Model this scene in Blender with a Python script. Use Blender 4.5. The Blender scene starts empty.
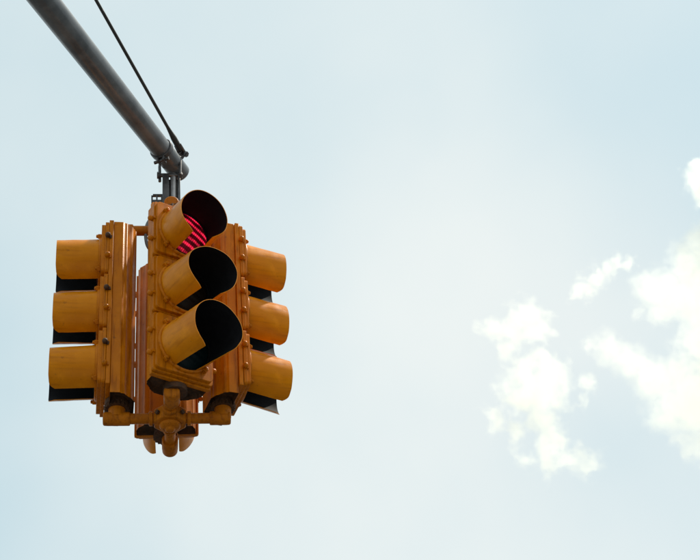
import bpy, bmesh, math, random
from mathutils import Vector, Matrix, noise
random.seed(7)
R = math.radians
sc = bpy.context.scene
COL = sc.collection

# ------------------------------------------------------------------ camera
Z0 = 5.6                                     # height of the middle of the traffic light
cd = bpy.data.cameras.new('camera'); cam = bpy.data.objects.new('camera', cd); COL.objects.link(cam)
cd.sensor_width = 36.0; cd.lens = 90.0; cd.clip_start = 0.1; cd.clip_end = 20000
cam.matrix_world = Matrix(((0.99475, 0.0, -0.10232, 0.0),
                           (-0.08037, -0.61892, -0.78133, -5.271),
                           (-0.06333, 0.78545, -0.61567, Z0 - 3.972),
                           (0, 0, 0, 1)))
sc.camera = cam

# ------------------------------------------------------------------ sky, sun, exposure
SUN_EL, SUN_AZ = 60.0, 72.0                  # azimuth clockwise from +Y
world = bpy.data.worlds.new('World'); sc.world = world; world.use_nodes = True
nt = world.node_tree; nt.nodes.clear()
def N(t, kind, **kw):
    n = t.nodes.new(kind)
    for k, v in kw.items():
        setattr(n, k, v)
    return n
out = N(nt, 'ShaderNodeOutputWorld'); bg = N(nt, 'ShaderNodeBackground')
sky = N(nt, 'ShaderNodeTexSky', sky_type='NISHITA', sun_disc=False, sun_elevation=R(SUN_EL), sun_rotation=R(SUN_AZ),
        altitude=0, air_density=1.0, dust_density=3.0, ozone_density=1.0)
hz = N(nt, 'ShaderNodeMix', data_type='RGBA'); hz.inputs['Factor'].default_value = 0.78; hz.inputs['B'].default_value = (5.5, 7.1, 7.45, 1)   # hazy summer air
nt.links.new(sky.outputs['Color'], hz.inputs['A'])
tc = N(nt, 'ShaderNodeTexCoord')
nz = N(nt, 'ShaderNodeTexNoise', noise_dimensions='4D'); nz.inputs['Scale'].default_value = 2.0; nz.inputs['Detail'].default_value = 6; nz.inputs['Roughness'].default_value = 0.42
nz.inputs['W'].default_value = 10.0
mr = N(nt, 'ShaderNodeMapRange', interpolation_type='SMOOTHSTEP'); mr.inputs['From Min'].default_value = 0.36; mr.inputs['From Max'].default_value = 0.66
mx = N(nt, 'ShaderNodeMix', data_type='RGBA'); mx.inputs['B'].default_value = (7.5, 7.85, 7.7, 1)   # drifting veils of thin high cloud over the whole sky
nt.links.new(tc.outputs['Generated'], nz.inputs['Vector'])
nt.links.new(nz.outputs['Fac'], mr.inputs['Value']); nt.links.new(mr.outputs['Result'], mx.inputs['Factor'])
nt.links.new(hz.outputs['Result'], mx.inputs['A']); nt.links.new(mx.outputs['Result'], bg.inputs['Color'])
bg.inputs['Strength'].default_value = 0.1
nt.links.new(bg.outputs['Background'], out.inputs['Surface'])
sd = bpy.data.lights.new('sun', 'SUN'); sun = bpy.data.objects.new('sun', sd); COL.objects.link(sun)
sd.energy = 4.3; sd.angle = R(1.5); sd.color = (1.0, 0.92, 0.78)
sdir = Vector((math.sin(R(SUN_AZ)) * math.cos(R(SUN_EL)), math.cos(R(SUN_AZ)) * math.cos(R(SUN_EL)), math.sin(R(SUN_EL))))
sun.rotation_euler = sdir.to_track_quat('Z', 'Y').to_euler(); sun.location = (20, 20, 40)
vs = sc.view_settings
vs.view_transform = 'Standard'; vs.look = 'None'; vs.gamma = 1.0; vs.exposure = 0.24; vs.use_curve_mapping = False
sc.cycles.use_denoising = True
sc.cycles.max_bounces = 28; sc.cycles.volume_bounces = 24; sc.cycles.transparent_max_bounces = 16
sc.cycles.volume_max_steps = 1024

# ------------------------------------------------------------------ materials
def mat(name):
    m = bpy.data.materials.new(name); m.use_nodes = True
    return m, m.node_tree, m.node_tree.nodes['Principled BSDF']
def noise_node(t, scale, detail=6, rough=0.55, stretch=None, coord='Object'):
    c = N(t, 'ShaderNodeTexCoord'); src = c.outputs[coord]
    if stretch:
        g = N(t, 'ShaderNodeMapping'); g.inputs['Scale'].default_value = stretch
        t.links.new(src, g.inputs['Vector']); src = g.outputs['Vector']
    n = N(t, 'ShaderNodeTexNoise'); n.inputs['Scale'].default_value = scale
    n.inputs['Detail'].default_value = detail; n.inputs['Roughness'].default_value = rough
    t.links.new(src, n.inputs['Vector'])
    return n.outputs['Fac']
def ramp(t, fac, stops):
    r = N(t, 'ShaderNodeValToRGB')
    while len(r.color_ramp.elements) < len(stops):
        r.color_ramp.elements.new(0.5)
    for e, (p, c) in zip(r.color_ramp.elements, stops):
        e.position = p; e.color = (*c, 1) if len(c) == 3 else c
    t.links.new(fac, r.inputs['Fac'])
    return r.outputs['Color']
def mix(t, fac, a, b, mode='MIX'):
    m = N(t, 'ShaderNodeMix', data_type='RGBA', blend_type=mode)
    for k, v in (('Factor', fac), ('A', a), ('B', b)):
        if hasattr(v, 'links') or hasattr(v, 'is_linked'):
            t.links.new(v, m.inputs[k])
        else:
            m.inputs[k].default_value = v if k == 'Factor' else (*v, 1)
    return m.outputs['Result']
def bump(t, b, fac, strength, dist=0.002):
    n = N(t, 'ShaderNodeBump'); n.inputs['Strength'].default_value = strength; n.inputs['Distance'].default_value = dist
    t.links.new(fac, n.inputs['Height']); t.links.new(n.outputs['Normal'], b.inputs['Normal'])

def make_paint(name, c_lo, c_hi, stain, rough, wear, grain=(14, 14, 1.3), amount=0.78):
    m, t, b = mat(name)
    base = ramp(t, noise_node(t, 9, 5), [(0.3, c_lo), (0.7, c_hi)])
    streak = noise_node(t, 5, 6, 0.6, grain)                       # rain streaks down the paint
    f1 = ramp(t, streak, [(0.50, (0, 0, 0)), (0.76, (amount,) * 3)])
    c = mix(t, f1, base, stain)
    fade = ramp(t, noise_node(t, 17, 7, 0.68), [(0.56, (0, 0, 0)), (0.70, (0.38,) * 3)])       # sun-faded and rubbed patches
    c = mix(t, fade, c, tuple(min(1, v * 1.25 + 0.006) for v in c_hi))
    rust = ramp(t, noise_node(t, 42, 6, 0.7), [(0.63, (0, 0, 0)), (0.69, (wear,) * 3)])
    c = mix(t, rust, c, (0.13, 0.04, 0.008))
    spots = ramp(t, noise_node(t, 95, 4, 0.6), [(0.66, (0, 0, 0)), (0.74, (wear, wear, wear))])   # chips and grime
    c = mix(t, spots, c, (0.035, 0.02, 0.012))
    t.links.new(c, b.inputs['Base Color'])
    t.links.new(ramp(t, noise_node(t, 22, 4), [(0.3, (rough - .08,) * 3), (0.7, (rough + .14,) * 3)]), b.inputs['Roughness'])
    b.inputs['Specular IOR Level'].default_value = 0.12
    bump(t, b, noise_node(t, 160, 3, 0.6), wear * 0.5, 0.001)
    return m
PAINT = make_paint('yellow_paint', (0.43, 0.120, 0.001), (0.57, 0.182, 0.002), (0.13, 0.031, 0.001), 0.32, 0.6)
VISOR = make_paint('yellow_visor_paint', (0.54, 0.170, 0.0015), (0.68, 0.242, 0.0025), (0.26, 0.064, 0.002), 0.32, 0.4, (9, 1.0, 12), 0.5)
CAST = make_paint('cast_yellow_paint', (0.32, 0.090, 0.002), (0.50, 0.155, 0.003), (0.09, 0.025, 0.003), 0.5, 0.9)
def make_plain(name, c_lo, c_hi, rough, metal=0.0, scale=30, bmp=0.15):
    m, t, b = mat(name)
    t.links.new(ramp(t, noise_node(t, scale, 5), [(0.3, c_lo), (0.72, c_hi)]), b.inputs['Base Color'])
    b.inputs['Roughness'].default_value = rough; b.inputs['Metallic'].default_value = metal
    bump(t, b, noise_node(t, scale * 4, 3), bmp, 0.001)
    return m
BLACK = make_plain('flat_black_paint', (0.004, 0.004, 0.005), (0.009, 0.009, 0.011), 0.75)
BLACK.node_tree.nodes['Principled BSDF'].inputs['Specular IOR Level'].default_value = 0.15
GRIME_SHADE = make_plain('grimy_iron_and_shade', (0.026, 0.014, 0.008), (0.10, 0.040, 0.012), 0.7, 0.2, 60)  # grime on the ironwork; also darkens the housing undersides as painted shade
STEEL = make_plain('galvanised_steel', (0.068, 0.083, 0.096), (0.15, 0.168, 0.182), 0.27, 0.08, 14)
BRIGHT = make_plain('bright_galvanised_pipe', (0.28, 0.285, 0.29), (0.42, 0.42, 0.425), 0.3, 0.6, 40)
DARKSTEEL = make_plain('dark_weathered_steel', (0.05, 0.052, 0.055), (0.12, 0.12, 0.125), 0.4, 0.6, 35)
CABLE = make_plain('black_cable', (0.014, 0.018, 0.018), (0.024, 0.028, 0.028), 0.55, 0.0, 80, 0.0)
GREYCABLE = make_plain('grey_cable_sheath', (0.09, 0.09, 0.09), (0.16, 0.16, 0.155), 0.5, 0.0, 80)
def make_lens(name, col, emit=0.0):
    m, t, b = mat(name)
    b.inputs['Base Color'].default_value = (*col, 1); b.inputs['Roughness'].default_value = 0.45; b.inputs['Specular IOR Level'].default_value = 0.08
    c = N(t, 'ShaderNodeTexCoord'); g = N(t, 'ShaderNodeMapping')
    g.inputs['Rotation'].default_value = (0, R(-26), 0)
    t.links.new(c.outputs['Object'], g.inputs['Vector'])
    w = N(t, 'ShaderNodeTexWave', bands_direction='Z'); w.inputs['Scale'].default_value = 9.5; w.inputs['Distortion'].default_value = 1.6
    w.inputs['Detail'].default_value = 1
    t.links.new(g.outputs['Vector'], w.inputs['Vector'])
    bump(t, b, w.outputs['Fac'], 0.6, 0.003)
    if emit:
        w2 = N(t, 'ShaderNodeTexWave', bands_direction='X'); w2.inputs['Scale'].default_value = 40
        t.links.new(g.outputs['Vector'], w2.inputs['Vector'])
        s = ramp(t, w.outputs['Fac'], [(0.45, (0.05,) * 3), (0.97, (1.0,) * 3)])
        s = mix(t, 0.6, s, w2.outputs['Color'], 'MULTIPLY')
        s = mix(t, 0.8, s, ramp(t, noise_node(t, 28, 3), [(0.42, (0.05,) * 3), (0.60, (1.0,) * 3)]), 'MULTIPLY')
        b.inputs['Emission Color'].default_value = (1.0, 0.02, 0.07, 1)
        mm = N(t, 'ShaderNodeMath', operation='MULTIPLY'); mm.inputs[1].default_value = emit
        t.links.new(s, mm.inputs[0]); t.links.new(mm.outputs[0], b.inputs['Emission Strength'])
    return m
RED_ON = make_lens('red_lens_lit', (0.06, 0.002, 0.005), 1.45)
RED = make_lens('red_lens', (0.03, 0.003, 0.004)); AMBER = make_lens('amber_lens', (0.012, 0.006, 0.003)); GREEN = make_lens('green_lens', (0.002, 0.008, 0.009))
ASPHALT = make_plain('asphalt', (0.04, 0.04, 0.042), (0.065, 0.064, 0.062), 0.9, 0, 3)
CONCRETE = make_plain('concrete', (0.22, 0.22, 0.22), (0.33, 0.33, 0.325), 0.9, 0, 2.5)

# ------------------------------------------------------------------ mesh helpers
def finish(name, bm, mats, parent=None, bevel=0.0, smooth=40, loc=None, rz=None, segs=2):
    bmesh.ops.recalc_face_normals(bm, faces=bm.faces)
    me = bpy.data.meshes.new(name); bm.to_mesh(me); bm.free()
    for m in (mats if isinstance(mats, (list, tuple)) else [mats]):
        me.materials.append(m)
    me.polygons.foreach_set('use_smooth', [True] * len(me.polygons))
    me.set_sharp_from_angle(angle=R(smooth))
    return link(name, me, parent, bevel, loc, rz, segs)
def link(name, me, parent=None, bevel=0.0, loc=None, rz=None, segs=2):
    o = bpy.data.objects.new(name, me); COL.objects.link(o)
    if parent:
        o.parent = parent
    if loc:
        o.location = loc
    if rz is not None:
        o.rotation_euler = (0, 0, rz)
    if bevel:
        b = o.modifiers.new('bevel', 'BEVEL'); b.width = bevel; b.segments = segs; b.limit_method = 'ANGLE'; b.angle_limit = R(35)
    return o
def empty(name, loc):
    o = bpy.data.objects.new(name, None); COL.objects.link(o); o.location = loc; o.empty_display_size = 0.2
    return o
def tag(o, label, cat=None, group=None, kind=None):
    o['label'] = label
    if cat: o['category'] = cat
    if group: o['group'] = group
    if kind: o['kind'] = kind
    return o
def prism(bm, pts, z0, z1):
    a = [bm.verts.new((x, y, z0)) for x, y in pts]; b = [bm.verts.new((x, y, z1)) for x, y in pts]
    n = len(pts)
    for i in range(n):
        bm.faces.new((a[i], a[(i + 1) % n], b[(i + 1) % n], b[i]))
    bm.faces.new(a[::-1]); bm.faces.new(b)
def lathe(bm, prof, origin=(0, 0, 0), axis=(0, 0, 1), n=24, mat_index=0):
    """prof: list of (distance along the axis, radius)"""
    q = Vector(axis).to_track_quat('Z', 'Y'); o = Vector(origin); rings = []
    for h, r in prof:
        if r <= 1e-6:
            rings.append([bm.verts.new(o + q @ Vector((0, 0, h)))])
        else:
            rings.append([bm.verts.new(o + q @ Vector((r * math.cos(2 * math.pi * i / n), r * math.sin(2 * math.pi * i / n), h))) for i in range(n)])
    for a, b in zip(rings, rings[1:]):
        for i in range(n):
            j = (i + 1) % n
            if len(a) == 1 and len(b) == 1: continue
            if len(a) == 1: f = bm.faces.new((a[0], b[i], b[j]))
            elif len(b) == 1: f = bm.faces.new((a[i], a[j], b[0]))
            else: f = bm.faces.new((a[i], a[j], b[j], b[i]))
            f.material_index = mat_index
    for r in (rings[0], rings[-1]):
        if len(r) > 1: bm.faces.new(r).material_index = mat_index
def rod(bm, p0, p1, r0, r1=None, n=16):
    p0, p1 = Vector(p0), Vector(p1)
    lathe(bm, [(0, r0), ((p1 - p0).length, r0 if r1 is None else r1)], p0, p1 - p0, n)
def tube(bm, pts, r, n=12):
    pts = [Vector(p) for p in pts]; rings = []; up = Vector((0, 0, 1))
    for i, p in enumerate(pts):
        d = (pts[min(i + 1, len(pts) - 1)] - pts[max(i - 1, 0)]).normalized()
        ref = up if abs(d.z) < 0.9 else Vector((0, 1, 0))
        if i == 0: u = d.cross(ref).normalized()
        else: u = (u - d * u.dot(d)).normalized()
        w = d.cross(u)
        rr = r[i] if isinstance(r, (list, tuple)) else r
        rings.append([bm.verts.new(p + (u * math.cos(2 * math.pi * k / n) + w * math.sin(2 * math.pi * k / n)) * rr) for k in range(n)])
    for a, b in zip(rings, rings[1:]):
        for k in range(n):
            bm.faces.new((a[k], a[(k + 1) % n], b[(k + 1) % n], b[k]))
    bm.faces.new(rings[0]); bm.faces.new(rings[-1])
def box(bm, c, s, rot=None):
    m = Matrix.Translation(Vector(c)) @ (rot if rot else Matrix()) @ Matrix.Diagonal((*s, 1))
    bmesh.ops.create_cube(bm, size=1, matrix=m)
def spline(ctrl, n=8):
    P = [Vector(c) for c in ctrl]; P = [2 * P[0] - P[1]] + P + [2 * P[-1] - P[-2]]; o = []
    for i in range(1, len(P) - 2):
        for k in range(n):
            t = k / n; a, b, c, d = P[i - 1:i + 3]
            o.append(0.5 * ((2 * b) + (c - a) * t + (2 * a - 5 * b + 4 * c - d) * t * t + (3 * b - a - 3 * c + d) * t ** 3))
    return o + [P[-2]]

# ------------------------------------------------------------------ ground (below and around the view)
bm = bmesh.new(); bmesh.ops.create_grid(bm, x_segments=2, y_segments=2, size=4000)
g = finish('road', bm, ASPHALT); g['kind'] = 'structure'
bm = bmesh.new(); box(bm, (-12, -15.5, 0.07), (24, 24, 0.14)); p = finish('pavement', bm, CONCRETE, bevel=0.02); p['kind'] = 'structure'
p.location.x = 3.5

# ------------------------------------------------------------------ mast arm, guy cable and the pole they hang from
AD = Vector((-0.4674, -0.8841, 0.0)).normalized()      # direction from the arm's tip back to the pole
SIDE = Vector((0, 0, 1)).cross(AD).normalized()
TIP = Vector((0.0403, 0.0588, Z0 + 0.78))
ARM_L = 5.2
FOOT = TIP + AD * ARM_L; FOOT.z = 0.14
arm = empty('mast_arm', TIP + AD * ARM_L)
tag(arm, 'grey steel mast arm reaching in from the upper left to hold the traffic light', 'mast arm')
def in_arm(p): return Vector(p) - arm.location
bm = bmesh.new()
pts = [TIP + AD * (0.145 + (ARM_L - 0.16) * k / 30) + Vector((0, 0, 0.0)) for k in range(31)]
tube(bm, [in_arm(q) for q in pts], [0.0415 + 0.011 * min(1, k / 6.5) for k in range(31)], 40)
finish('pipe', bm, STEEL, arm)
bm = bmesh.new()                                         # the end sleeve, open at its tip
o = in_arm(TIP)
lathe(bm, [(0.0, 0.030), (-0.004, 0.031), (-0.005, 0.0385), (0.0, 0.0415), (0.150, 0.0425), (0.156, 0.040)], o, AD, 40)
finish('end_sleeve', bm, STEEL, arm, smooth=30)
bm = bmesh.new()
lathe(bm, [(0.146, 0.041), (0.146, 0.0475), (0.168, 0.0475), (0.168, 0.041)], o, AD, 40)
down = Vector((0, 0, -1))
for s in (-1, 1):
    box(bm, o + AD * 0.157 + SIDE * s * 0.012 + down * 0.056, (0.007, 0.03, 0.026), AD.to_track_quat('Y', 'Z').to_matrix().to_4x4())
finish('clamp_band', bm, DARKSTEEL, arm, 0.002)
bm = bmesh.new(); rod(bm, o + AD * 0.157 + SIDE * -0.032 + down * 0.058, o + AD * 0.157 + SIDE * 0.032 + down * 0.058, 0.007, n=10)
finish('clamp_bolt', bm, DARKSTEEL, arm)

CB0 = Vector((0.0483, -0.0065, Z0 + 0.83)); CB1 = Vector((-0.2779, -0.6235, Z0 + 1.0545))
cdir = (CB1 - CB0).normalized(); CL = (TIP + AD * ARM_L - CB0).to_2d().length / cdir.to_2d().length - 0.06
LUG = (SIDE * 0.0376 + Vector((0, 0, 0.05))).normalized()
lq = Matrix((SIDE.cross(LUG).cross(LUG).normalized() * -1, AD, LUG)).transposed().to_4x4()
bm = bmesh.new()                                         # lug on the sleeve that takes the cable
lug = in_arm(TIP) + AD * 0.050 + LUG * 0.056
box(bm, lug, (0.010, 0.034, 0.042), lq)
finish('cable_lug', bm, DARKSTEEL, arm, 0.003)
bm = bmesh.new(); ax_ = LUG.cross(AD)
rod(bm, lug + LUG * 0.008 - ax_ * 0.026, lug + LUG * 0.008 + ax_ * 0.026, 0.007, n=10)
lathe(bm, [(0, 0.012), (0.008, 0.012)], lug + LUG * 0.008 - ax_ * 0.024, ax_, 6); lathe(bm, [(0, 0.012), (0.008, 0.012)], lug + LUG * 0.008 + ax_ * 0.016, ax_, 6)
finish('lug_bolt', bm, DARKSTEEL, arm)
guy = empty('guy_cable', CB0)
tag(guy, 'thin black guy cable running up above the grey mast arm', 'cable')
bm = bmesh.new(); tube(bm, [cdir * (0.1 + (CL - 0.1) * k / 12) - Vector((0, 0, 0.10 * math.sin(math.pi * k / 12) * 0.25)) for k in range(13)], 0.0068, 10)
finish('cable', bm, CABLE, guy)
bm = bmesh.new(); lathe(bm, [(0.012, 0.006), (0.016, 0.011), (0.035, 0.0125), (0.075, 0.0125), (0.105, 0.009), (0.13, 0.007)], (0, 0, 0), cdir, 12)
finish('cable_socket', bm, CABLE, guy)
bm = bmesh.new()
q = SIDE
for s in (-1, 1):
    rod(bm, cdir * 0.04 + q * s * 0.010, -cdir * 0.004 + q * s * 0.012, 0.006, n=8)
finish('clevis', bm, DARKSTEEL, guy)

pole = empty('signal_pole', FOOT)
tag(pole, 'grey steel signal pole standing on the pavement corner, carrying the mast arm', 'pole')
bm = bmesh.new(); lathe(bm, [(0, 0.2), (0.03, 0.2), (0.05, 0.17), (0.42, 0.14), (0.46, 0.11), (0.48, 0.105)], n=8); finish('base', bm, STEEL, pole, 0.004)
bm = bmesh.new(); lathe(bm, [(0.48, 0.1), (Z0 + 2.6, 0.062)], n=8); finish('shaft', bm, STEEL, pole)
bm = bmesh.new(); lathe(bm, [(Z0 + 2.6, 0.07), (Z0 + 2.63, 0.07), (Z0 + 2.68, 0.045), (Z0 + 2.73, 0.03), (Z0 + 2.76, 0)], n=16); finish('finial', bm, STEEL, pole)
bm = bmesh.new(); lathe(bm, [(Z0 + 0.64, 0.085), (Z0 + 0.64, 0.1), (Z0 + 0.98, 0.1), (Z0 + 0.98, 0.085)], n=16); finish('arm_socket', bm, STEEL, pole, 0.004)
bm = bmesh.new(); lathe(bm, [(Z0 + 2.1, 0.07), (Z0 + 2.1, 0.083), (Z0 + 2.32, 0.083), (Z0 + 2.32, 0.07)], n=16); finish('cable_band', bm, DARKSTEEL, pole, 0.004)

# ------------------------------------------------------------------ the traffic light
light = empty('traffic_light', (0, 0, Z0))
tag(light, 'yellow four-way traffic light showing red, hanging from the grey mast arm', 'traffic light')
PITCH = 0.25; RV = 0.0995; ARM_R = 0.19
half = [(0.118, 0.045), (0.118, 0.030), (0.109, 0.028), (0.109, -0.008), (0.105, -0.011), (0.101, -0.024), (0.097, -0.026),
        (0.080, -0.040), (0.078, -0.045), (0.062, -0.055), (0.058, -0.055), (0.055, -0.060)]
plan = [(x, -f) for x, f in half] + [(-x, -f) for x, f in half[::-1]]
def housing_mesh(skirt):
    bm = bmesh.new()
    body = [(x, -f) for x, f in half[2:]] + [(-x, -f) for x, f in half[2:][::-1]]
    zb = -0.412 if skirt else -0.380
    prism(bm, body, zb, 0.379)
    bm.normal_update()
    cap = [f for f in bm.faces if f.normal.z < -0.9]     # hollow underside; dark colour holds grime and the shade painted into it
    rim = set(bm.faces)
    bmesh.ops.inset_region(bm, faces=cap, thickness=0.007)
    bmesh.ops.translate(bm, verts=cap[0].verts, vec=(0, 0, 0.03 if skirt else 0.02))
    for f in bm.faces:
        if f is cap[0] or (abs(f.normal.z) < 0.9 and f not in rim): f.material_index = 1
    cap[0].material_index = 1
    prism(bm, [(0.118, -0.045), (0.118, -0.0285), (-0.118, -0.0285), (-0.118, -0.045)], -0.3785, 0.3785)   # front flange
    for z, k in ((-0.378, 1), (0.387, 0)):               # bosses that take the brackets
        lathe(bm, [(-0.021, 0.044), (0.021, 0.044)], (0, 0, z), n=20, mat_index=k)
    return bm
def rounded_rect(w, h, r, n=5):
    o = []
    for cx, cz, a0 in ((w - r, h - r, 0), (-w + r, h - r, 90), (-w + r, -h + r, 180), (w - r, -h + r, 270)):
        for k in range(n + 1):
            a = R(a0 + 90 * k / n); o.append((cx + r * math.cos(a), cz + r * math.sin(a)))
    return o
def door_mesh():
    bm = bmesh.new()
    for (w, h, r, f0, f1) in ((0.1195, 0.1215, 0.012, 0.046, 0.060), (0.113, 0.115, 0.016, 0.059, 0.074)):
        pts = rounded_rect(w, h, r)
        a = [bm.verts.new((x, -f0, z)) for x, z in pts]; b = [bm.verts.new((x, -f1, z)) for x, z in pts]
        n = len(pts)
        for i in range(n): bm.faces.new((a[i], a[(i + 1) % n], b[(i + 1) % n], b[i]))
        bm.faces.new(a[::-1]); bm.faces.new(b)
    lathe(bm, [(0.072, 0.1085), (0.080, 0.1075), (0.083, 0.104), (0.083, 0.0985), (0.072, 0.0980)], (0, 0, 0), (0, -1, 0), 48)
    lathe(bm, [(0.073, 0.0978), (0.0825, 0.0972), (0.0825, 0.0935), (0.073, 0.093)], (0, 0, 0), (0, -1, 0), 48, 1)   # rim round the lens
    for a in (45, 135, 225, 315):                        # tabs and screws that hold the visor
        x, z = 0.110 * math.cos(R(a)), 0.110 * math.sin(R(a))
        box(bm, (x, -0.081, z), (0.017, 0.014, 0.018), Matrix.Rotation(R(-a), 4, 'Y'))
        lathe(bm, [(0, 0.007), (0.006, 0.007), (0.008, 0.004), (0.008, 0)], (x, -0.087, z), (0, -1, 0), 8)
    return bm
def lens_mesh():
    bm = bmesh.new(); lathe(bm, [(0.068, 0.0955)] + [(0.072 + 0.022 * math.cos(a) , 0.0955 * math.sin(a)) for a in [R(90 - 9 * k) for k in range(1, 11)]], (0, 0, 0), (0, -1, 0), 40)
    return bm
def knob_mesh():                                         # eye bolt and wing nut on the side of a door
    bm = bmesh.new()
    lathe(bm, [(-0.012, 0.006), (0.004, 0.006), (0.004, 0.0095), (0.010, 0.0105), (0.016, 0.009), (0.019, 0.005), (0.020, 0)], (0, 0, 0), (1, 0, 0), 12)
    box(bm, (-0.002, 0.004, 0), (0.012, 0.022, 0.013))
    return bm
def visor_mesh(L, sx, tilt, seed, gap=21, squash=0.0, bend=0.0, corner=0.11):
    """cut-away tunnel: yellow outside, black inside, open along its underside"""
    rnd = random.Random(seed); bm = bmesh.new()
    NA, NL = 72, 12; th = 0.0022
    a0, a1 = R(-180 + gap), R(180 - gap)
    ph = rnd.uniform(0, 6)
    def pt(i, j, r):
        a = a0 + (a1 - a0) * i / NA; t = j / NL
        wob = 0.003 * t * (math.sin(2 * a + ph) + 0.6 * math.sin(3 * a + 2 * ph)) + 0.0012 * noise.noise(Vector((a * 2, t * 3, seed * 7.1)))
        edge = max(0.0, (abs(a) - R(125)) / R(30))
        rr = r + wob + squash * t * math.cos(2 * a) - 0.002 * edge * t
        cor = max(0.0, (abs(a) - (a1 - R(17))) / R(17))       # rounded lower corners
        l = L * t * (1 - 0.03 * edge * t - corner * cor * cor)
        x = rr * math.sin(a) + sx * l; z = rr * math.cos(a) - tilt * l
        if bend and a > 0: x += bend * edge * t
        return (x, -(0.079 + l), z)
    go = [[bm.verts.new(pt(i, j, RV)) for j in range(NL + 1)] for i in range(NA + 1)]
    gi = [[bm.verts.new(pt(i, j, RV - th)) for j in range(NL + 1)] for i in range(NA + 1)]
    def F(vs_, m):
        f = bm.faces.new(vs_); f.material_index = m
    for i in range(NA):
        for j in range(NL):
            F((go[i][j], go[i + 1][j], go[i + 1][j + 1], go[i][j + 1]), 0)
            F((gi[i][j], gi[i][j + 1], gi[i + 1][j + 1], gi[i + 1][j]), 1)
        F((go[i][NL], go[i + 1][NL], gi[i + 1][NL], gi[i][NL]), 0)
        F((go[i][0], gi[i][0], gi[i + 1][0], go[i + 1][0]), 0)
    for j in range(NL):
        F((go[0][j], go[0][j + 1], gi[0][j + 1], gi[0][j]), 0)
        F((go[NA][j], gi[NA][j], gi[NA][j + 1], go[NA][j + 1]), 0)
    return bm
me_house = {}
me_door = me_knob = me_ring = None
lens_me = {}
def ring_mesh():                                         # serrated locking ring between housing and bracket
    bm = bmesh.new(); n = 36
    for z0, z1, ro in ((-0.414, -0.399, 0.043),):
        pts = [((ro + (0.004 if k % 2 else -0.002)) * math.cos(2 * math.pi * k / n), (ro + (0.004 if k % 2 else -0.002)) * math.sin(2 * math.pi * k / n)) for k in range(n)]
        prism(bm, pts, z0, z1)
    return bm
HEADS = [  # arm direction, facing angle, per-visor (length, sideways lean, downward tilt), lit, label
    ((0, -1), 28, [(0.166, -0.05, 0.16), (0.172, 0.12, 0.13), (0.178, 0.19, 0.07)], True, 'signal head facing the viewer with its red lamp lit and black-lined visors'),
    ((-1, 0), -87, [(0.162, 0, 0.07), (0.164, 0, 0.07), (0.168, 0, 0.09)], False, 'signal head pointing left, its visors seen from the side'),
    ((1, 0), 105, [(0.160, 0, 0.14), (0.160, 0, 0.14), (0.162, 0.02, 0.16)], False, 'signal head pointing right, behind the lit one'),
    ((0, 1), 178, [(0.15, 0, 0.02)] * 3, False, 'signal head pointing away, seen from its ribbed back'),
]
seed = 1
for (ad, psi, vis, lit, lab) in HEADS:
    sk = ad[0] != 0
    if sk not in me_house:
        h = finish('signal_head', housing_mesh(sk), [PAINT, GRIME_SHADE], light, 0.003); me_house[sk] = h.data
    else:
        h = link('signal_head', me_house[sk], light, 0.003)
    h.location = (ad[0] * ARM_R - (0.015 if ad[1] > 0 else 0), ad[1] * ARM_R, 0) if not lit else (0.018, -0.15, -0.030)
    if lit: h.scale = (1, 1, 1.04)
    h.rotation_euler = (0, 0, R(psi)); h['label'] = lab
    if me_ring is None: r_ = finish('lock_ring', ring_mesh(), GRIME_SHADE, h); me_ring = r_.data
    else: r_ = link('lock_ring', me_ring, h)
    if lit: r_.location.z = 0.045
    r2 = link('lock_ring', me_ring, h); r2.rotation_euler = (R(180), 0, 0)
    for k in range(3):
        z = PITCH * (1 - k)
        if me_door is None: d = finish('door', door_mesh(), [PAINT, BLACK], h, 0.003, loc=(0, 0, z)); me_door = d.data
        else: d = link('door', me_door, h, 0.003, (0, 0, z))
        d.rotation_euler = (0, 0, R(random.uniform(-0.6, 0.6)))
        lm = (RED_ON if lit else RED, AMBER, GREEN)[k]
        if lm.name not in lens_me: l = finish('lens', lens_mesh(), lm, h, loc=(0, 0, z)); lens_me[lm.name] = l.data
        else: l = link('lens', lens_me[lm.name], h, 0, (0, 0, z))
        if k == 0 and lit: l['label'] = 'glowing red lens'
        L, sx, tl = vis[k]
        finish('visor', visor_mesh(L, sx, tl, seed, gap=24 if lit else (27 if ad[1] > 0 else 21), bend=0.012 if (lit and k == 2) else 0, corner=0.06 if lit else 0.11), [VISOR, BLACK], h, loc=(0, 0, z)); seed += 1
        for s in (-1, 1):
            for dz in (0.046, -0.046):
                if me_knob is None: kb = finish('door_bolt', knob_mesh(), PAINT, h); me_knob = kb.data
                else: kb = link('door_bolt', me_knob, h)
                if ad[0] < 0 and dz > 0:
                    kb.data = kb.data.copy(); kb.data.materials[0] = GRIME_SHADE
                kb.location = (s * 0.1195, -0.050, z + dz + random.uniform(-0.003, 0.003))
                kb.rotation_euler = (random.uniform(-0.3, 0.3), 0, 0 if s > 0 else R(180))

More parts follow.
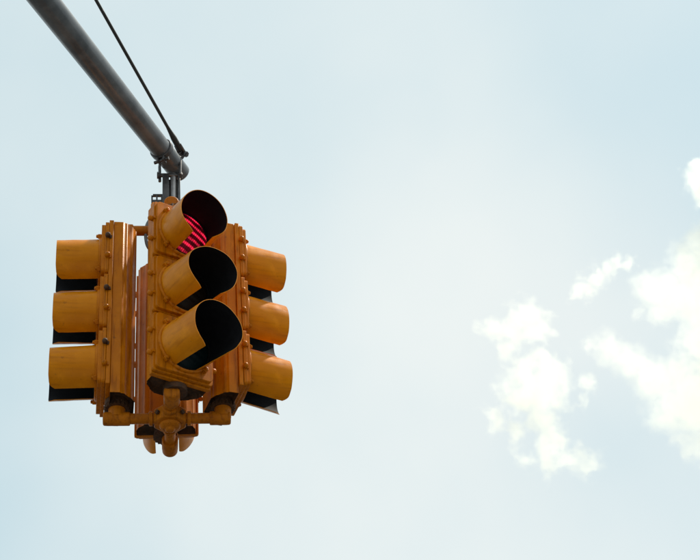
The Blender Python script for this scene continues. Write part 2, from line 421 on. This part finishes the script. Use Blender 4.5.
# brackets: a hub with four arms above and below
def bracket(zc, up):
    s = 1 if up else -1
    bm = bmesh.new()
    oct_ = [(0.062 * math.cos(R(22.5 + 45 * k)), 0.058 * math.sin(R(22.5 + 45 * k))) for k in range(8)]
    prism(bm, oct_, zc - 0.026, zc + 0.026)
    lathe(bm, [(0, 0.040), (0.012, 0.038), (0.020, 0.026), (0.021, 0.017), (0.030, 0.016)], (0, 0, zc + s * 0.024), (0, 0, s), 20)
    hub = finish('hub', bm, CAST, light, 0.005)
    for k in range(4):
        a_ = R(45 + 90 * k); bm = bmesh.new()
        lathe(bm, [(0, 0.009), (0.008, 0.009), (0.010, 0.006), (0.010, 0)], (0.060 * math.cos(a_), 0.056 * math.sin(a_), zc), (math.cos(a_), math.sin(a_), 0), 6)
        finish('hub_bolt', bm, GRIME_SHADE, hub)
    for dx, dy in ((0, -1), (-1, 0), (1, 0), (0, 1)):
        d = Vector((dx, dy, 0)); p0 = d * 0.055 + Vector((0, 0, zc)); p1 = d * 0.145 + Vector((0, 0, zc)) if dy >= 0 else Vector((0, -0.11, zc))
        bm = bmesh.new(); rod(bm, p0, p1, 0.0198, n=20)
        lathe(bm, [(0, 0.0), (0, 0.027), (0.012, 0.027), (0.014, 0.022)], d * 0.062 + Vector((0, 0, zc)), d, 20)
        finish('bracket_arm', bm, CAST, light, 0.001)
        bm = bmesh.new()                                 # elbow casting under or over the housing
        e = d * ARM_R + Vector((0, 0, zc))
        if dy < 0: e = Vector((0.006, -0.15, zc))
        rr = 1.15 if dy else 1.0; oe = 0.028 if (dy or dx > 0) else 0.049
        lathe(bm, [(-0.048, 0.0), (-0.048, 0.0235 * rr), (-0.044, 0.0255 * rr), (oe - 0.018, 0.0255 * rr), (oe - 0.004, 0.0245 * rr), (oe, 0.020 * rr), (oe, 0)], e, d, 22)
        lathe(bm, [(0, 0.0295), (0.030, 0.030), (abs(zc) - 0.400, 0.033)], e, (0, 0, -s), 22)
        finish('bracket_elbow', bm, CAST, light, 0.0015)
    return hub
bracket(0.425, True); bracket(-0.452, False)
# column and dome above the hub
bm = bmesh.new(); lathe(bm, [(0.44, 0.032), (0.553, 0.0315), (0.565, 0.0295), (0.575, 0.0245), (0.582, 0.017), (0.5855, 0.009), (0.5865, 0)], (0.005, 0, 0), n=24); finish('hub_dome', bm, PAINT, light)
# grey hanger between the dome and the mast arm
bm = bmesh.new()
rod(bm, (0.014, 0.020, 0.55), (0.014, 0.020, 0.735), 0.0135, n=18)
finish('hanger_pipe', bm, BRIGHT, light)
bm = bmesh.new()
box(bm, (-0.017, 0.016, 0.635), (0.026, 0.03, 0.18)); box(bm, (0.036, 0.018, 0.65), (0.010, 0.03, 0.16)); box(bm, (0.006, 0.034, 0.64), (0.05, 0.008, 0.16))
rod(bm, (-0.05, 0.012, 0.725), (0.05, 0.012, 0.725), 0.009, n=10)
lathe(bm, [(0, 0.015), (0.012, 0.015)], (-0.052, 0.012, 0.725), (1, 0, 0), 6); lathe(bm, [(0, 0.015), (0.012, 0.015)], (0.036, 0.012, 0.725), (1, 0, 0), 6)
finish('hanger_strap', bm, DARKSTEEL, light, 0.002)
bm = bmesh.new()                                         # U-bolt over the arm
u = [Vector((0, 0, 0.70)) + SIDE * -0.046]
u += [Vector((0, 0, 0.78)) + SIDE * (0.047 * -math.cos(R(a))) + Vector((0, 0, 0.047 * math.sin(R(a)))) for a in range(0, 181, 15)] + [Vector((0, 0, 0.70)) + SIDE * 0.046]
tube(bm, u, 0.006, 8); finish('u_bolt', bm, DARKSTEEL, light)
bm = bmesh.new()                                         # small slotted plate beside the dome
for xc, zc, w_, h_ in ((-0.050, 0.577, 0.048, 0.06), (-0.071, 0.618, 0.0065, 0.024), (-0.052, 0.618, 0.0065, 0.024), (-0.031, 0.618, 0.010, 0.024), (-0.048, 0.633, 0.040, 0.008)):
    box(bm, (xc, 0.03, zc), (w_, 0.012, h_))
finish('slotted_plate', bm, DARKSTEEL, light, 0.001)
bm = bmesh.new()
tube(bm, spline([(-0.02, 0.03, 0.52), (-0.06, 0.02, 0.52), (-0.088, 0.0, 0.46), (-0.094, 0, 0.40), (-0.085, 0, 0.345), (-0.06, 0.01, 0.33), (-0.03, 0.02, 0.37), (-0.01, 0.02, 0.42)]), 0.0065, 10)
finish('wiring_loop', bm, GREYCABLE, light)

# ------------------------------------------------------------------ clouds
def cloud_material(name, blobs, dens, warp, wscale, erode, grow, soft, fine):
    """puffs that fade out at their edges, with their coordinates stirred by fractal noise"""
    m = bpy.data.materials.new(name); m.use_nodes = True; t = m.node_tree; t.nodes.clear()
    o = N(t, 'ShaderNodeOutputMaterial'); v = N(t, 'ShaderNodeVolumePrincipled')
    v.inputs['Color'].default_value = (0.999, 0.985, 0.89, 1); v.inputs['Anisotropy'].default_value = 0.5
    tc_ = N(t, 'ShaderNodeTexCoord')
    def stir(src, sc_, amp, det):
        n = N(t, 'ShaderNodeTexNoise'); n.inputs['Scale'].default_value = sc_; n.inputs['Detail'].default_value = det; n.inputs['Roughness'].default_value = 0.68
        t.links.new(tc_.outputs['Object'], n.inputs['Vector'])
        a = N(t, 'ShaderNodeVectorMath', operation='SUBTRACT'); a.inputs[1].default_value = (0.5, 0.5, 0.5)
        t.links.new(n.outputs['Color'], a.inputs[0])
        b = N(t, 'ShaderNodeVectorMath', operation='MULTIPLY_ADD'); b.inputs[1].default_value = (amp, amp, amp)
        t.links.new(a.outputs[0], b.inputs[0]); t.links.new(src, b.inputs[2])
        return b.outputs[0]
    co = stir(tc_.outputs['Object'], wscale, warp, 6)
    acc = None
    for x, y, z, r in blobs:
        r = r * grow
        d = N(t, 'ShaderNodeVectorMath', operation='DISTANCE'); d.inputs[1].default_value = (x, y, z); t.links.new(co, d.inputs[0])
        k = N(t, 'ShaderNodeMath', operation='MULTIPLY_ADD'); k.inputs[1].default_value = -1.0 / r; k.inputs[2].default_value = 1.0
        t.links.new(d.outputs['Value'], k.inputs[0])
        if acc is None: acc = k.outputs[0]
        else:
            mxn = N(t, 'ShaderNodeMath', operation='MAXIMUM'); t.links.new(acc, mxn.inputs[0]); t.links.new(k.outputs[0], mxn.inputs[1]); acc = mxn.outputs[0]
    n2 = N(t, 'ShaderNodeTexNoise'); n2.inputs['Scale'].default_value = wscale * fine; n2.inputs['Detail'].default_value = 5; n2.inputs['Roughness'].default_value = 0.62
    t.links.new(tc_.outputs['Object'], n2.inputs['Vector'])
    ad_ = N(t, 'ShaderNodeMath', operation='MULTIPLY_ADD'); ad_.inputs[1].default_value = erode; t.links.new(n2.outputs['Fac'], ad_.inputs[0]); t.links.new(acc, ad_.inputs[2])
    of_ = N(t, 'ShaderNodeMath', operation='SUBTRACT'); of_.inputs[1].default_value = erode * 0.55; t.links.new(ad_.outputs[0], of_.inputs[0]); acc = of_.outputs[0]
    r = N(t, 'ShaderNodeMapRange', interpolation_type='SMOOTHSTEP')
    r.inputs['From Min'].default_value = 0.0; r.inputs['From Max'].default_value = soft; r.inputs['To Max'].default_value = dens
    t.links.new(acc, r.inputs['Value']); t.links.new(r.outputs['Result'], v.inputs['Density'])
    t.links.new(v.outputs['Volume'], o.inputs['Volume'])
    m.cycles.volume_step_rate = 0.2
    return m
def cloud(name, loc, blobs, label, voxel, dens, warp, wscale, erode=0.9, grow=1.32, soft=0.5, fine=2.2):
    bm = bmesh.new()
    for x, y, z, r in blobs:
        bmesh.ops.create_icosphere(bm, subdivisions=2, radius=r * (grow + 0.08) + 0.25 * warp, matrix=Matrix.Translation((x, y, z)))
    me = bpy.data.meshes.new('cloud_blobs'); bm.to_mesh(me); bm.free()
    tmp = bpy.data.objects.new('cloud_blobs', me); COL.objects.link(tmp)
    md = tmp.modifiers.new('r', 'REMESH'); md.mode = 'VOXEL'; md.voxel_size = voxel
    dg = bpy.context.evaluated_depsgraph_get()
    new = bpy.data.meshes.new_from_object(tmp.evaluated_get(dg))
    bpy.data.objects.remove(tmp); bpy.data.meshes.remove(me)
    new.name = name; new.materials.append(cloud_material(name + '_volume', blobs, dens, warp, wscale, erode, grow, soft, fine))
    o = bpy.data.objects.new(name, new); COL.objects.link(o); o.location = loc
    tag(o, label, 'cloud', 'white clouds in the pale sky')
    return o
BIG = [(23.9, -38.6, 27.6, 35.0), (-5.7, -29.9, 29.6, 25.3), (-23.3, -22.5, 42.5, 15.5), (11.1, -51.6, 53.5, 21.4), (15.1, -64.3, 70.2, 12.6), (25.2, -64.8, 72.3, 16.5), (24.2, -49.1, 67.8, 16.5), (-1.9, -31.4, 52.6, 11.7), (42.5, 2.5, -4.6, 35.0), (15.5, -5.7, -2.2, 13.6), (-76.3, 22.4, 9.3, 8.7), (-60.6, 18.5, 1.7, 14.6), (-41.3, 18.8, -12.4, 18.5), (-22.2, 21.4, -29.3, 21.4), (0.4, 16.9, -28.0, 17.5), (-6.4, 50.4, -48.8, 19.4), (3.3, 58.5, -75.5, 10.7), (26.2, 38.6, -43.3, 36.9), (80.6, -9.1, 4.5, 58.3), (76.8, -5.6, -62.6, 58.3), (71.8, -58.7, 26.2, 53.4), (11.3, 60.6, -87.8, 8.7), (25.7, 56.0, -83.1, 17.5), (-17.5, -3.3, 23.5, 9.7), (-31.3, -4.5, 29.8, 6.8)]
CORNER = [(-20.4, -0.5, 6.8, 13.0), (-11.9, 9.0, -3.0, 18.0), (2.1, 2.5, 4.4, 22.0), (19.5, 9.2, -7.8, 26.0), (-26.6, -8.8, 11.1, 6.0), (39.0, -9.3, -10.9, 24.0)]
WISP = [(22.7, -10.9, 7.1, 6.4), (12.9, -9.4, 7.2, 6.4), (3.4, -6.1, 1.7, 8.2), (-4.5, 2.3, -0.9, 8.2), (-14.2, 5.8, -8.5, 9.1), (-21.2, 16.8, -6.8, 6.4)]
PATCH = [(-10.4, -30.3, 59.0, 16.7), (2.6, -35.2, 49.6, 10.2), (-37.6, -28.9, 48.7, 12.0), (-27.4, -16.0, 39.8, 8.3), (-52.3, -25.6, 54.6, 6.5), (-1.2, 4.4, 13.3, 23.1), (-15.8, 8.5, 4.0, 13.9), (11.1, -12.9, 14.7, 13.9), (4.8, 10.7, -20.1, 13.0), (1.6, -22.2, 32.9, 8.3), (-38.0, 18.2, -14.8, 10.2), (-21.7, 20.0, -28.0, 8.3), (11.3, 16.8, -34.8, 12.0), (9.1, 33.2, -44.8, 13.0), (29.5, 21.0, -56.1, 12.0), (44.9, 20.7, -58.5, 8.3), (-10.5, 35.0, -46.7, 8.3), (43.3, -14.6, 0.9, 6.5), (39.1, -3.4, -10.2, 5.6), (18.6, 1.5, -9.9, 9.3)]
cloud('cloud', (480, 1308, 964), BIG, 'large bright cloud running off the right edge', 5.0, 0.022, 46.0, 0.045, 1.5, 1.42, 0.7)
cloud('cloud', (537, 1242, 1112), CORNER, 'small bright cloud cut by the right edge above the large one', 3.0, 0.045, 34.0, 0.06)
cloud('cloud', (389, 1211, 965), WISP, 'small slanting wisp of cloud above the gap between two clouds', 1.6, 0.04, 30.0, 0.10, 2.4, 1.6, 0.75, 1.2)
cloud('cloud', (337, 1302, 897), PATCH, 'broken ragged cloud patch left of the large cloud', 2.5, 0.034, 40.0, 0.07, 2.7, 1.68, 0.75, 0.9)
